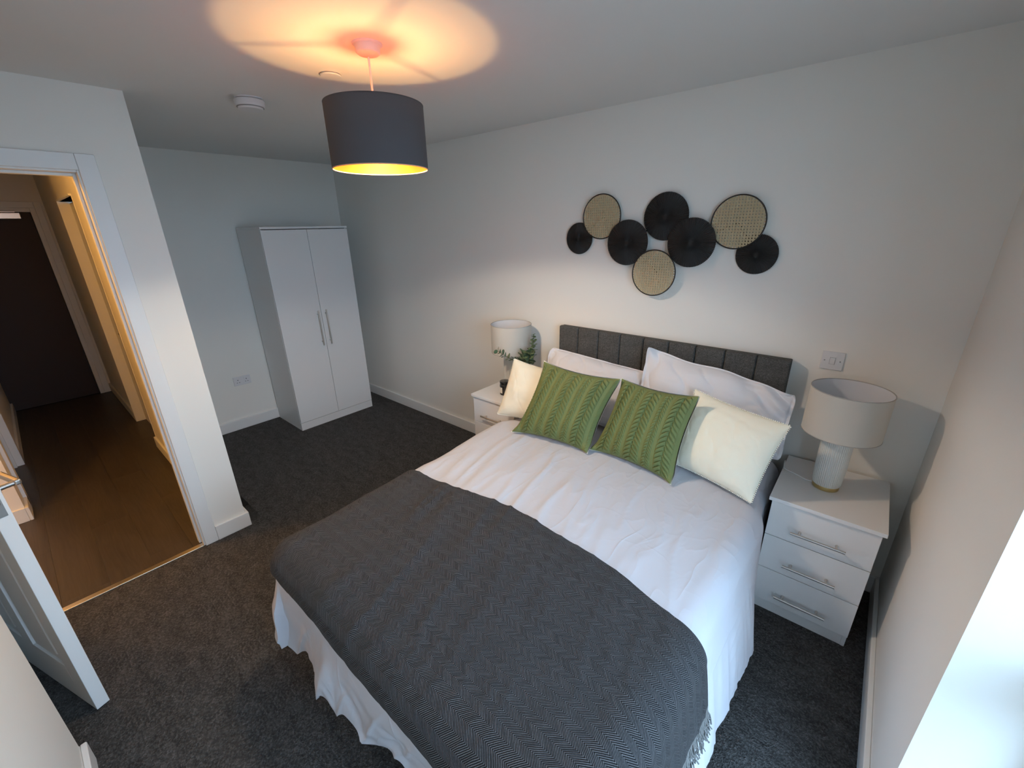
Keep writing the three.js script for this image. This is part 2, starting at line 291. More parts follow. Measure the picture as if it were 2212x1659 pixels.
/* ---------- wardrobe ---------- */
{
  const t = thing('wardrobe', 'tall white two-door wardrobe with long bar handles in the far corner', 'wardrobe', [0.02, 0, 0.243]);
  const D = 0.515, W = 0.756, h = 1.823;             // local: x depth, z width
  obj('carcass', [rb(0, 0, 0, D - 0.02, h - 0.018, 0.016, 0.001), rb(0, 0, W - 0.016, D - 0.02, h - 0.018, W, 0.001), rb(0, 0.06, 0.016, 0.006, h - 0.018, W - 0.016), rb(0.006, 0.064, 0.016, D - 0.024, 0.08, W - 0.016)], M.cabinet, t);
  obj('top_panel', rb(0, h - 0.018, -0.001, D + 0.001, h, W + 0.001, 0.0015), M.cabinet, t);
  obj('plinth', rb(D - 0.045, 0, 0.0005, D - 0.004, 0.074, W - 0.0005, 0.001), M.cabinet, t);
  for (const s of [0, 1]) {
    const z0 = s ? W / 2 + 0.0015 : 0.001, z1 = s ? W - 0.001 : W / 2 - 0.0015;
    const d = obj('door', rb(D - 0.018, 0.078, z0, D, h - 0.024, z1, 0.0015, 2), M.cabinetEdge, t);
    const hz = W / 2 + (s ? 0.038 : -0.038);
    obj('handle', [cyl(V(D + 0.03, 0.775, hz), V(D + 0.03, 1.10, hz), 0.0062, 0.0062, 16), cyl(V(D - 0.001, 0.81, hz), V(D + 0.03, 0.81, hz), 0.005), cyl(V(D - 0.001, 1.065, hz), V(D + 0.03, 1.065, hz), 0.005)], M.steel, d);
  }
}

/* ---------- bedside cabinets ---------- */
function nightstand(x, h, label) {
  const W = 0.407, D = 0.452, t = thing('bedside_cabinet', label, 'nightstand', [x, 0, 0.03], 0, 'white three-drawer bedside cabinets');
  const F = D - 0.002, in_ = 0.012;
  obj('top_panel', rb(0, h - 0.018, 0, W, h, D + 0.010, 0.0015, 2), M.cabinet, t);
  obj('carcass', [rb(in_, 0, 0.004, in_ + 0.015, h - 0.018, F - 0.018, 0.001), rb(W - in_ - 0.015, 0, 0.004, W - in_, h - 0.018, F - 0.018, 0.001), rb(in_ + 0.015, 0.05, 0.004, W - in_ - 0.015, h - 0.018, 0.01)], M.cabinet, t);
  obj('plinth', rb(in_ + 0.015, 0, F - 0.04, W - in_ - 0.015, 0.066, F - 0.020, 0.001), M.cabinet, t);
  const dh = (h - 0.018 - 0.068) / 3;
  for (let k = 0; k < 3; k++) {
    const y0 = 0.068 + k * dh, d = obj('drawer', rb(in_, y0 + 0.0015, F - 0.018, W - in_, y0 + dh - 0.0015, F, 0.0015, 2), M.cabinetEdge, t);
    const hy = y0 + dh * 0.36, z = F + 0.03, c = W / 2;
    obj('handle', [cyl(V(c - 0.098, hy, z), V(c + 0.098, hy, z), 0.006, 0.006, 16), cyl(V(c - 0.066, hy, F - 0.001), V(c - 0.066, hy, z), 0.005), cyl(V(c + 0.066, hy, F - 0.001), V(c + 0.066, hy, z), 0.005)], M.steel, d);
  }
  return t;
}
const HR = 0.640, HL = 0.668;
nightstand(4.249, HR, 'white three-drawer bedside cabinet carrying only a lamp, beside the right wall');
nightstand(2.349, HL, 'white three-drawer bedside cabinet carrying a lamp, black jar and plant, mostly behind cushion');

/* ---------- table lamps ---------- */
function tableLamp(x, y, z, label) {
  const t = thing('table_lamp', label, 'lamp', [x, y, z], 0, 'table lamps on the bedside cabinets');
  obj('base', lathe([[0, 0], [0.049, 0], [0.051, 0.002], [0.051, 0.019], [0.049, 0.021], [0, 0.021]], 64), M.brass, t);
  // fluted ceramic body
  const N = 46, body = grid(N * 8, 60, (u, v) => {
    const a = u * Math.PI * 2, y0 = 0.021 + v * 0.235, f = Math.abs(Math.sin(a * N / 2)), fade = smooth(0, 0.03, v) * smooth(1, 0.97, v);
    const r = 0.0525 + 0.004 * smooth(0, 0.4, v) + fade * (0.0024 * Math.pow(f, 0.7) + 0.0006 * Math.sin(v * 60 * Math.PI) * f) - 0.014 * smooth(0.95, 1, v) ** 2;
    return [r * Math.cos(a), y0, -r * Math.sin(a)];
  }, (u, v) => [u, v]);
  obj('body', body, M.ceramic, t);
  obj('neck', [cyl(V(0, 0.25, 0), V(0, 0.265, 0), 0.044, 0.03, 32), cyl(V(0, 0.26, 0), V(0, 0.33, 0), 0.014, 0.014, 20)], M.brass, t);
  const y0 = 0.278, y1 = 0.478, R = 0.143;
  const s = obj('lamp_shade', lathe([[R, y0], [R + 0.0005, y0 + 0.002], [R + 0.0005, y1 - 0.002], [R, y1]], 96), M.linen, t);
  obj('shade_lining', lathe([[R - 0.0015, y1], [R - 0.002, y1 - 0.002], [R - 0.002, y0 + 0.002], [R - 0.0015, y0]], 96), M.linenInside, s);
  const rim = (yy) => { const g = new THREE.TorusGeometry(R - 0.0005, 0.0021, 8, 96); g.rotateX(Math.PI / 2); g.translate(0, yy, 0); return g.toNonIndexed(); };
  obj('shade_rim', [rim(y0), rim(y1)], M.shadeEdge, s);
  const arms = []; for (let k = 0; k < 3; k++) { const a = k * 2.0944 + 0.4; arms.push(cyl(V(0.012 * Math.cos(a), 0.325, 0.012 * Math.sin(a)), V((R - 0.002) * Math.cos(a), y0 + 0.004, (R - 0.002) * Math.sin(a)), 0.0015, 0.0015, 8)); }
  obj('shade_carrier', arms, M.steel, s);
  return t;
}
const lampR = tableLamp(4.428, HR, 0.252, 'cream drum table lamp with brass foot on the cabinet by the right wall');
obj('power_cord', tube([V(-0.048, 0.006, 0.0), V(-0.075, 0.0035, -0.006), V(-0.115, 0.003, -0.028), V(-0.150, 0.003, -0.042), V(-0.171, 0.003, -0.055), V(-0.178, 0.003, -0.085), V(-0.182, 0.003, -0.14)], 0.0025, 40, 8), M.cord, lampR);
tableLamp(2.505, HL, 0.215, 'cream drum table lamp behind the green leaves and black jar');

/* ---------- jar, vase and eucalyptus on the far cabinet ---------- */
{
  const t = thing('candle_jar', 'black glass candle jar with black lid and pale label on the bedside cabinet', 'jar', [2.548, HL, 0.345]);
  const b = obj('jar_body', lathe([[0, 0], [0.034, 0], [0.037, 0.003], [0.037, 0.068], [0.035, 0.076], [0.030, 0.080], [0.030, 0.084], [0, 0.084]], 48), M.jar, t);
  const lab = grid(24, 1, (u, v) => { const a = lerp(0.05, 1.75, u), r = 0.0373; return [r * Math.cos(a) * -1 + 0, 0.016 + v * 0.042, r * Math.sin(a)]; });
  obj('label', lab, M.jarLabel, b, 'pale paper label');
  obj('lid', lathe([[0, 0.082], [0.034, 0.082], [0.036, 0.084], [0.036, 0.097], [0.034, 0.100], [0, 0.100]], 48), M.jar, t);
}
{
  const vx = 2.695, vz = 0.255;
  const t = obj('vase', lathe([[0, 0], [0.034, 0], [0.040, 0.006], [0.043, 0.06], [0.040, 0.13], [0.030, 0.185], [0.026, 0.20], [0.0235, 0.20], [0.027, 0.183], [0.036, 0.13], [0.039, 0.06], [0.036, 0.012], [0, 0.010]], 48), M.vase);
  t.position.set(vx, HL, vz); tag(t, 'pale grey vase holding eucalyptus, tucked behind the cream cushion', 'vase');
  const p = thing('eucalyptus', 'dark green eucalyptus sprigs rising from the pale grey vase', 'plant', [vx, HL, vz]), r = rng(77);
  // a rounded, slightly cupped leaf, base at the origin, pointing along +y, face towards +z
  const leafGeo = (() => { const q = []; for (let j = 0; j <= 6; j++) q.push(j / 6); return grid(6, 8, (u, v) => { const w = Math.sqrt(Math.max(0, 1 - (2 * v - 1) ** 2)) * 0.5 * (0.9 + 0.2 * (1 - v)), x = (u - 0.5) * 2 * w; return [x, v, 0.25 * x * x - 0.10 * v * v]; }); })();
  const thick = (() => { const a = leafGeo, b = leafGeo.clone(); b.scale(1, 1, 1); b.translate(0, 0, -0.03); const id = b.index.array; for (let i = 0; i < id.length; i += 3) { const k = id[i]; id[i] = id[i + 1]; id[i + 1] = k; } b.computeVertexNormals(); return merged([a, b]); })();
  const stems = [
    { pts: [[0, 0.02, 0], [0.004, 0.19, 0], [0.016, 0.28, -0.010], [0.026, 0.37, -0.016], [0.026, 0.435, -0.016]], from: 0.36, s: [0.044, 0.020], n: 13 },
    { pts: [[0, 0.02, 0.005], [0.006, 0.19, 0.008], [0.02, 0.25, 0.03], [0.036, 0.30, 0.035], [0.042, 0.345, 0.03]], from: 0.42, s: [0.042, 0.030], n: 9 },
    { pts: [[-0.004, 0.02, 0], [-0.005, 0.19, 0.008], [-0.028, 0.25, 0.075], [-0.085, 0.300, 0.135], [-0.132, 0.340, 0.168]], from: 0.40, s: [0.040, 0.030], n: 9 },
    { pts: [[0, 0.02, -0.004], [0.002, 0.19, 0.006], [-0.008, 0.245, 0.05], [-0.004, 0.285, 0.068], [0.006, 0.325, 0.068]], from: 0.42, s: [0.042, 0.034], n: 8 },
  ];
  for (const [si, s] of stems.entries()) {
    const curve = new THREE.CatmullRomCurve3(s.pts.map((q) => V(...q)));
    const st = obj('stem', new THREE.TubeGeometry(curve, 30, 0.0016, 6).toNonIndexed(), M.stem, p), n = s.n;
    for (let k = 0; k < n; k++) {
      const tt = lerp(s.from, 0.995, k / (n - 1)), c = curve.getPoint(tt), tan = curve.getTangent(tt), size = lerp(s.s[0], s.s[1], k / (n - 1));
      const base = k * 1.57 + r() * 0.6 + si;
      for (const side of [0, Math.PI]) {
        const a = base + side, ref = Math.abs(tan.y) > 0.9 ? V(1, 0, 0) : V(0, 1, 0), e1 = V(0, 0, 0).crossVectors(tan, ref).normalize(), e2 = V(0, 0, 0).crossVectors(tan, e1);
        const dir = e1.clone().multiplyScalar(Math.cos(a)).addScaledVector(e2, Math.sin(a)).addScaledVector(tan, 0.35 + 0.4 * r()).normalize();
        const nrm = tan.clone().addScaledVector(dir, -tan.dot(dir)).normalize().applyAxisAngle(dir, (r() - 0.5) * 1.7), xx = V(0, 0, 0).crossVectors(dir, nrm);
        const l = obj('leaf', thick, r() < 0.3 ? M.leafPale : M.leaf, st);
        l.matrixAutoUpdate = true; l.position.copy(c).addScaledVector(dir, 0.002); l.quaternion.setFromRotationMatrix(new THREE.Matrix4().makeBasis(xx, dir, nrm)); l.scale.setScalar(size * (0.85 + 0.3 * r()));
      }
    }
  }
}

/* ---------- bed ---------- */
const HX0 = 2.8188, HX1 = 4.1779, XC = 3.483;
{
  const t = thing('bed', 'double bed with low dark grey panelled fabric headboard', 'bed', [XC, 0, 0.02]);
  const hb = obj('headboard', rb(HX0 - XC + 0.004, 0.25, 0, HX1 - XC - 0.004, 1.150, 0.03, 0.004), M.headboard, t, 'dark grey fabric headboard');
  const n = 9, w = (HX1 - HX0) / n;
  for (let k = 0; k < n; k++) {
    const x0 = HX0 - XC + k * w, g = new RoundedBoxGeometry(w - 0.0015, 0.853, 0.034, 5, 0.012);
    g.translate(x0 + w / 2, 1.1533 - 0.4265, 0.043);
    const p = g.attributes.position;
    for (let i = 0; i < p.count; i++) if (p.getZ(i) > 0.05) { const q = (p.getX(i) - x0) / w * 2 - 1; p.setZ(i, p.getZ(i) + 0.004 * (1 - q * q)); }
    obj('headboard_panel', boxUV(g), M.headboard, hb);
  }
  obj('divan_base', rb(-0.675, 0.05, 0.07, 0.675, 0.33, 1.96, 0.02, 3), M.divan, t);
  obj('mattress', rb(-0.665, 0.331, 0.075, 0.665, 0.535, 1.95, 0.05, 4), M.mattress, t);
  for (const [x, z] of [[-0.6, 0.15], [0.6, 0.15], [-0.6, 1.88], [0.6, 1.88]]) obj('leg', cyl(V(x, 0, z), V(x, 0.052, z), 0.02, 0.026), M.black, t);
}
// the bed top as a surface: (unrolled x, unrolled z) -> point
const lut = (pts, z) => { if (z <= pts[0][0]) return pts[0][1]; for (let i = 1; i < pts.length; i++) if (z <= pts[i][0]) { const k = smooth(pts[i - 1][0], pts[i][0], z); return lerp(pts[i - 1][1], pts[i][1], k); } return pts[pts.length - 1][1]; };
const XL = (z) => lut([[0.5, 2.772], [0.63, 2.70], [1.35, 2.745], [2.05, 2.775]], z), XRB = (z) => lut([[0.48, 4.222], [0.62, 4.255], [1.35, 4.24], [2.05, 4.20]], z);
const RR = 0.085, ZF = 2.055;
function drape(a, b, off = 0, rip = 1) {
  const zz = Math.min(b, ZF - RR), l = XL(zz) + RR, r = XRB(zz) - RR;
  const dx = a > r ? a - r : a < l ? a - l : 0, dz = Math.max(0, b - (ZF - RR)), d = Math.max(Math.abs(dx), dz), n = Math.hypot(dx, dz) || 1;
  const cx = clamp(a, l, r), q = (cx - XC) / 0.75, wr = RR + off, q4 = RR * Math.PI / 2;
  // height of the flat top, with soft puckers
  let y = 0.597 + 0.018 * (1 - q * q) + 0.012 * smooth(0.9, 0.2, zz) + 0.004 * (fbm(cx * 5, zz * 4, 3, 60) - 0.5) * rip;
  if (rip) { const s = cx * 1.0 - zz * 0.28; y += 0.013 * (Math.pow(1 - Math.abs(2 * fbm(s * 9, zz * 1.7 + 3, 2, 60) - 1), 4) - 0.3) * smooth(0.55, 0.9, zz) * smooth(3.9, 3.3, cx) + 0.004 * Math.pow(1 - Math.abs(2 * fbm(s * 14 + 5, zz * 3.1, 2, 60) - 1), 4) * smooth(0.55, 0.8, zz); }
  if (d === 0) return [cx, y + off, zz];
  let h, v; if (d < q4) { h = wr * Math.sin(d / RR); v = wr * (1 - Math.cos(d / RR)) - off; } else {
    const side = dx > 0 ? lerp(0.02, 0.17, smooth(0.52, 0.85, b)) : dx < 0 ? lerp(0.02, 0.08, smooth(0.52, 0.8, b)) : 0, fw = Math.abs(dx) / (Math.abs(dx) + dz), flare = side * fw + 0.07 * (1 - fw), e = d - q4;
    h = wr + flare * e; v = RR + Math.sqrt(1 - flare * flare) * e;
    if (rip) {
      const foot = dz / n, per = dx > 0 ? b * 7 + dz * 3 : dx < 0 ? b * 6 - dz * 3 : cx * 4.6 + e * 2.6;
      const wave = (fbm(per * 1.1 + 40, e * 1.3, 2, 60) - 0.5) * 2, fine = Math.pow(1 - Math.abs(2 * fbm(per * 3.1, e * 0.8 + 9, 2, 60) - 1), 3) - 0.35;
      h += smooth(0, 0.30, e) * ((0.020 + 0.065 * foot) * wave + (0.008 + 0.006 * foot) * fine + 0.045 * foot * (fbm(cx * 6 - e * 7, e * 6 + cx * 2, 2, 60) - 0.5)) * (dx > 0 && b < 0.9 ? lerp(0.05, 1, smooth(0.52, 0.9, b)) : 1);
      v -= foot * smooth(0.05, 0.3, e) * 0.075 * (Math.abs(2 * fbm(cx * 9 + 11, 4.4, 1, 60) - 1) - 0.35) + foot * smooth(0.1, 0.3, e) * 0.03 * (fbm(cx * 21, 9.1, 1, 60) - 0.5);
    }
  }
  return [cx + h * dx / n, y - v, zz + h * dz / n];
}
// closed cloth: the outer sheet, an inner sheet `th` below it and the hem between them
function cloth(nu, nv, f, uvf, lo, th, rip) {
  const outer = grid(nu, nv, (u, v) => drape(...f(u, v), th, rip), uvf, true), inner = grid(nu, nv, (u, v) => drape(...f(u, v), lo, rip), uvf);
  const ring = []; for (let i = 0; i < 200; i++) { const k = i / 50, s = Math.floor(k), q = k - s; ring.push(s === 0 ? [q, 0] : s === 1 ? [1, q] : s === 2 ? [1 - q, 1] : [0, 1 - q]); }
  const M2 = nu * 2 + nv * 2, edge = (i) => { i = ((i % M2) + M2) % M2; return i < nu ? [i / nu, 0] : i < nu + nv ? [1, (i - nu) / nv] : i < 2 * nu + nv ? [1 - (i - nu - nv) / nu, 1] : [0, 1 - (i - 2 * nu - nv) / nv]; };
  const hem = grid(M2, 1, (s, k) => { const [u, v] = edge(Math.round(s * M2)); return drape(...f(u, v), k ? th : lo, rip); }, (s, k) => [s * 5, k * 0.01]);
  return merged([outer, inner, hem]);
}
{
  const g = cloth(260, 230, (u, v) => [lerp(XL(1) + RR - 0.38, XRB(1) - RR + 0.56, u), lerp(0.10, ZF - RR + 0.47, v)], (u, v) => [u * 2.3, v * 2.4], 0, 0.012, 1);
  const o = obj('duvet', g, M.cotton); tag(o, 'plain white duvet spread over the bed and hanging down its sides', 'duvet');
}
// throw across the foot of the bed
const THROW = (u, v) => { const w = 0.010 * Math.sin(u * 9) + 0.008 * Math.sin(u * 23 + 1); const z0 = lerp(1.36, 1.365, u) - 0.07 * Math.sin(Math.PI * u) ** 2 + w, z1 = lerp(2.09, 2.13, u) + 0.006 * Math.sin(u * 17); return [lerp(2.56, 4.46, u), lerp(z0, z1, v)]; };
{
  const t = thing('throw_blanket', 'charcoal herringbone throw with grey fringe laid across the foot of the bed', 'throw blanket');
  obj('woven_cloth', cloth(240, 110, THROW, (u, v) => THROW(u, v), 0.021, 0.027, 1), M.throw, t);
  const r = rng(5), strands = [];
  for (const [end, dir] of [[1, 1], [0, -1]]) for (let i = 0; i < 230; i++) {
    const v = (i + 0.5 + (r() - 0.5) * 0.9) / 230, [a, b] = THROW(end, v), len = 0.05 + 0.035 * r(), tw = (r() - 0.5) * 0.03, pts = [];
    for (let k = 0; k <= 4; k++) { const q = k / 4, p = drape(a + dir * len * q, b + tw * q * q + 0.004 * Math.sin(q * 9 + i), 0.025 + 0.016 * q * r(), 1); pts.push(V(p[0], p[1], p[2])); }
    strands.push(new THREE.TubeGeometry(new THREE.CatmullRomCurve3(pts), 6, 0.0017 + 0.0012 * r(), 4).toNonIndexed());
  }
  const f = obj('fringe', strands, M.fringe, t, 'twisted grey yarn fringe'); f.userData.kind = 'stuff';
}

/* ---------- pillows and cushions ---------- */
// corners: bottom-left, bottom-right, top-right, top-left (seen from the front); returns front and back shells
function cushion(c, T, o = {}) {
  const [bl, br, tr, tl] = c.map((q) => V(...q)), N = o.n ?? 90, pinch = o.pinch ?? 0.07, flange = o.flange ?? 0;
  const ex = br.clone().sub(bl).add(tr).sub(tl).normalize(), ey = tl.clone().sub(bl).add(tr).sub(br), nrm = V(0, 0, 0).crossVectors(ex, ey).normalize();
  const Wd = (br.distanceTo(bl) + tr.distanceTo(tl)) / 2, Hd = (tl.distanceTo(bl) + tr.distanceTo(br)) / 2;
  const shell = (s) => grid(N, N, (u0, v0) => {
    // u,v in -1..1, denser near the edges
    const u = Math.sin((u0 - 0.5) * Math.PI), v = Math.sin((v0 - 0.5) * Math.PI);
    const bowU = 1 - pinch * (1 - v * v) * Math.abs(u), bowV = 1 - pinch * (1 - u * u) * Math.abs(v);
    const cr = 1 - (o.round ?? 0) * (u * v) ** 6, gs = s < 0 ? o.backGrow ?? 1 : 1, uu = (u * bowU * cr * gs + 1) / 2, vv = (v * bowV * cr * gs + 1) / 2;
    const p = bl.clone().lerp(br, uu).lerp(tl.clone().lerp(tr, uu), vv);
    const fu = clamp((1 - Math.abs(u)) / (1 - flange) - flange * 0.5), fv = clamp((1 - Math.abs(v)) / (1 - flange) - flange * 0.5);
    let prof = Math.pow(clamp(1 - (1 - fu) ** 2.6) * clamp(1 - (1 - fv) ** 2.6), 0.62);
    let h = T / 2 * prof * (s > 0 ? o.front ?? 1 : o.back ?? 1) * (1 + (o.sag ?? 0.12) * -v);
    const edge = Math.min(1 - Math.abs(u), 1 - Math.abs(v));
    h += (o.lump ?? 0.006) * (fbm(u * 2.2 + (o.seed ?? 0) * 3.7 + s, v * 2.2 + (o.seed ?? 0), 3, 60) - 0.5) * 2 * smooth(0, 0.3, edge);
    if (o.crease) h -= o.crease * Math.pow(1 - Math.abs(2 * fbm((u + v * 0.5) * 3 + (o.seed ?? 0), (v - u) * 1.2, 2, 60) - 1), 5) * smooth(0, 0.12, edge);
    if (o.relief && s > 0) h += o.relief(u * Wd / 2, v * Hd / 2) * smooth(0.0, 0.10, edge);
    if (flange) { const e2 = smooth(flange * 1.1, 0, edge); p.addScaledVector(nrm, (fbm(u * 3 + 20, v * 3 + (o.seed ?? 0), 2, 60) - 0.5) * 0.05 * e2); }
    if (o.curl) { const k = smooth(0.75, 1, Math.abs(u)) * smooth(0.75, 1, Math.abs(v)); p.addScaledVector(nrm, o.curl * k * (v < 0 ? 1 : 0.4)); }
    if (o.slump) o.slump(p, u, v, nrm, s);
    p.addScaledVector(nrm, s * (h + 0.0012));
    return p.toArray();
  }, (u0, v0) => [Math.sin((u0 - 0.5) * Math.PI) * Wd / 2, Math.sin((v0 - 0.5) * Math.PI) * Hd / 2], s < 0);
  const rimAt = (u, v) => { const bU = 1 - pinch * (1 - v * v) * Math.abs(u), bV = 1 - pinch * (1 - u * u) * Math.abs(v); const uu = (u * bU + 1) / 2, vv = (v * bV + 1) / 2; return bl.clone().lerp(br, uu).lerp(tl.clone().lerp(tr, uu), vv); };
  return { front: shell(1), back: shell(-1), rimAt, nrm };
}
// white pillows against the headboard
function pillow(c, label, seed, o = {}) {
  const q = cushion(c, o.T ?? 0.15, { n: 110, pinch: 0.035, flange: 0.085, lump: 0.012, crease: 0.006, round: 0.05, seed, ...o });
  const m = obj('pillow', [q.front, q.back], M.pillow); return tag(m, label, 'pillow', 'white pillows against the headboard');
}
pillow([[2.79, 0.67, 0.36], [3.47, 0.66, 0.38], [3.52, 0.985, 0.165], [2.825, 1.025, 0.165]], 'lower white pillow against the headboard, behind the left green cushion', 1);
pillow([[3.50, 0.68, 0.37], [4.245, 0.69, 0.235], [4.245, 1.04, 0.165], [3.49, 1.125, 0.16]], 'white pillow with upstanding corner, slumped beside the right bedside lamp', 2, {
  crease: 0.010, lump: 0.016,
  slump(p, u, v, nrm, s) {
    const right = smooth(0.15, 1, u), top = smooth(0.2, 1, v);
    p.y -= 0.030 * right * top * (0.6 + 0.4 * Math.sin(u * 9)) - 0.006 * Math.sin(u * 7 + 1) * top;
    p.addScaledVector(nrm, 0.035 * right * top * Math.sin(u * 8 + v * 2) * 0.5 + 0.02 * right * smooth(0.3, -1, v));
    const c = smooth(-0.80, -1, u) * smooth(0.6, 1, v); p.addScaledVector(nrm, 0.05 * c); p.y += 0.012 * c;   // the upstanding corner of the border
    p.addScaledVector(nrm, 0.010 * smooth(0.35, 0.8, u) * Math.sin((u * 1.6 + v) * 11));
  },
});

// cream cushions edged with little pompoms
function creamCushion(c, label, seed) {
  const t = thing('cream_cushion', label, 'cushion', [0, 0, 0], 0, 'cream cushions with pompom edging');
  const q = cushion(c, 0.13, { n: 90, pinch: 0.05, lump: 0.008, crease: 0.0025, seed });
  obj('cushion_cover', [q.front, q.back], M.cream, t);
  const balls = [], ball = new THREE.IcosahedronGeometry(0.0032, 1).deleteAttribute('uv'); ball.setAttribute('uv', new THREE.BufferAttribute(new Float32Array(ball.attributes.position.count * 2), 2));
  for (let s = 0; s < 4; s++) { const n = s % 2 ? 44 : 56; for (let k = 0; k < n; k++) { const w = (k + 0.5) / n * 2 - 1, p = s === 0 ? q.rimAt(w, -1.012) : s === 1 ? q.rimAt(1.012, w) : s === 2 ? q.rimAt(w, 1.012) : q.rimAt(-1.012, w); balls.push(ball.clone().translate(p.x, p.y, p.z)); } }
  const o = obj('pompom_trim', balls, M.pom, t); o.userData.kind = 'stuff';
  return t;
}
creamCushion([[2.705, 0.648, 0.600], [3.14, 0.650, 0.52], [3.06, 0.93, 0.36], [2.725, 0.985, 0.445]], 'cream pompom cushion between the green cushion and the far bedside cabinet', 3);
creamCushion([[3.80, 0.655, 0.50], [4.198, 0.645, 0.605], [4.262, 0.975, 0.455], [3.83, 1.005, 0.345]], 'cream pompom cushion in front of the slumped white pillow and right lamp', 5);

// green velvet cushions with raised plaits, white backs
function plait(x, y) {
  const P = 0.158; let k = (x / P + 100.27) % 1; // a wide and a narrow plait in each repeat
  const col = (c, w, lam, amp) => { let d = k - c; d -= Math.round(d); const q = d * P / w, a = Math.abs(q); if (a > 1.05) return null; const ph = y / lam + a * w / lam * 0.85, f = ((ph % 1) + 1) % 1; return amp * Math.pow(clamp(1 - a ** 3), 0.5) * Math.pow(f, 0.55) * smooth(1, 0.86, f) * 1.15 * (1 - 0.75 * Math.exp(-((a / 0.11) ** 2))); };
  const w = col(0.30, 0.039, 0.0250, 0.0145) ?? col(0.80, 0.0205, 0.0170, 0.0095);
  if (w !== null) return w;
  return 0.0006 * Math.sin((x * (k < 0.5 ? 1 : -1) + y * 1.4) * 2 * Math.PI / 0.0062);
}
function greenCushion(c, label, seed) {
  const t = thing('green_cushion', label, 'cushion', [0, 0, 0], 0, 'green plaited cushions');
  const q = cushion(c, 0.14, { n: 360, pinch: 0.10, lump: 0.006, relief: plait, seed, curl: 0.025, backGrow: 1.022 });
  obj('front_cover', q.front, M.green, t, 'moss green velvet front with raised plaits');
  obj('back_cover', q.back, M.pom, t, 'white back');
  return t;
}
greenCushion([[2.935, 0.632, 0.705], [3.419, 0.636, 0.655], [3.489, 1.022, 0.475], [3.010, 1.035, 0.500]], 'green plaited cushion overlapping the cream cushion beside the black jar', 7);
greenCushion([[3.415, 0.636, 0.610], [3.875, 0.632, 0.655], [3.892, 1.025, 0.478], [3.485, 1.015, 0.445]], 'green plaited cushion leaning against the cream cushion nearest the right bedside lamp', 9);

/* ---------- wall decoration of eight discs ---------- */
{
  const ax = 3.42, ay = 1.69, t = thing('wall_art', 'metal wall art of overlapping black ribbed and woven cane discs', 'wall decor', [ax, ay, 0]);
  const D = [ // x, y, radius, z, cane
    [2.9165, 1.7095, 0.094, 0.016, 0], [3.0735, 1.833, 0.127, 0.030, 1], [3.257, 1.688, 0.125, 0.044, 0], [3.461, 1.8235, 0.123, 0.022, 0],
    [3.435, 1.528, 0.127, 0.058, 1], [3.619, 1.691, 0.124, 0.046, 0], [3.8265, 1.788, 0.127, 0.030, 1], [3.9305, 1.6385, 0.094, 0.016, 0]];
  D.forEach(([x, y, R, z, cane], i) => {
    x -= ax; y -= ay;
    if (!cane) {
      const N = R > 0.1 ? 96 : 78, seg = N * 4;
      const face = (s) => grid(seg, 14, (u, v) => { const a = u * 2 * Math.PI, rr = v * R * (1 + 0.012 * Math.cos(N * a) * smooth(0.8, 1, v)), rib = 0.0016 * Math.cos(N * a) * smooth(0.05, 0.3, v); return [x + rr * Math.cos(a), y + rr * Math.sin(a), z + s * 0.0015 + (s > 0 ? 0.010 * (1 - v * v) + rib : 0.006 * (1 - v * v))]; }, null, s < 0);
      obj('ribbed_disc', [face(1), face(-1)], M.wire, t, 'black disc of radiating wires');
      return;
    }
    const g = new THREE.TorusGeometry(R - 0.003, 0.0033, 10, 96); g.translate(x, y, z);
    const rim = obj('cane_disc', g.toNonIndexed(), M.black, t, 'black hoop filled with woven cane');
    // strips both ways, a small hole left in every cell
    const pitch = 0.0136, w = 0.0043, list = [], n = Math.floor((R - 0.006) / pitch);
    for (let k = -n; k <= n; k++) {
      const c = k * pitch, hl = Math.sqrt(Math.max(0, (R - 0.004) ** 2 - c * c));
      list.push(bx(x - hl, y + c - w, z - 0.0012, x + hl, y + c + w, z), bx(x + c - w, y - hl, z - 0.0004, x + c + w, y + hl, z + 0.0008));
    }
    const m = obj('cane_weave', list, M.cane, rim); m.userData.kind = 'stuff';
  });
  // struts of the frame behind the discs
  const strut = (i, j) => cyl(V(D[i][0] - ax, D[i][1] - ay, 0.009), V(D[j][0] - ax, D[j][1] - ay, 0.009), 0.0035, 0.0035, 10);
  obj('frame', [strut(0, 1), strut(1, 2), strut(2, 4), strut(2, 3), strut(3, 5), strut(4, 5), strut(5, 6), strut(6, 7), cyl(V(D[0][0] - ax, D[0][1] - ay, 0.002), V(D[0][0] - ax, D[0][1] - ay, 0.016), 0.006), cyl(V(D[7][0] - ax, D[7][1] - ay, 0.002), V(D[7][0] - ax, D[7][1] - ay, 0.016), 0.006), ...D.map((d) => cyl(V(d[0] - ax, d[1] - ay, 0.001), V(d[0] - ax, d[1] - ay, d[3]), 0.004))], M.black, t);
}

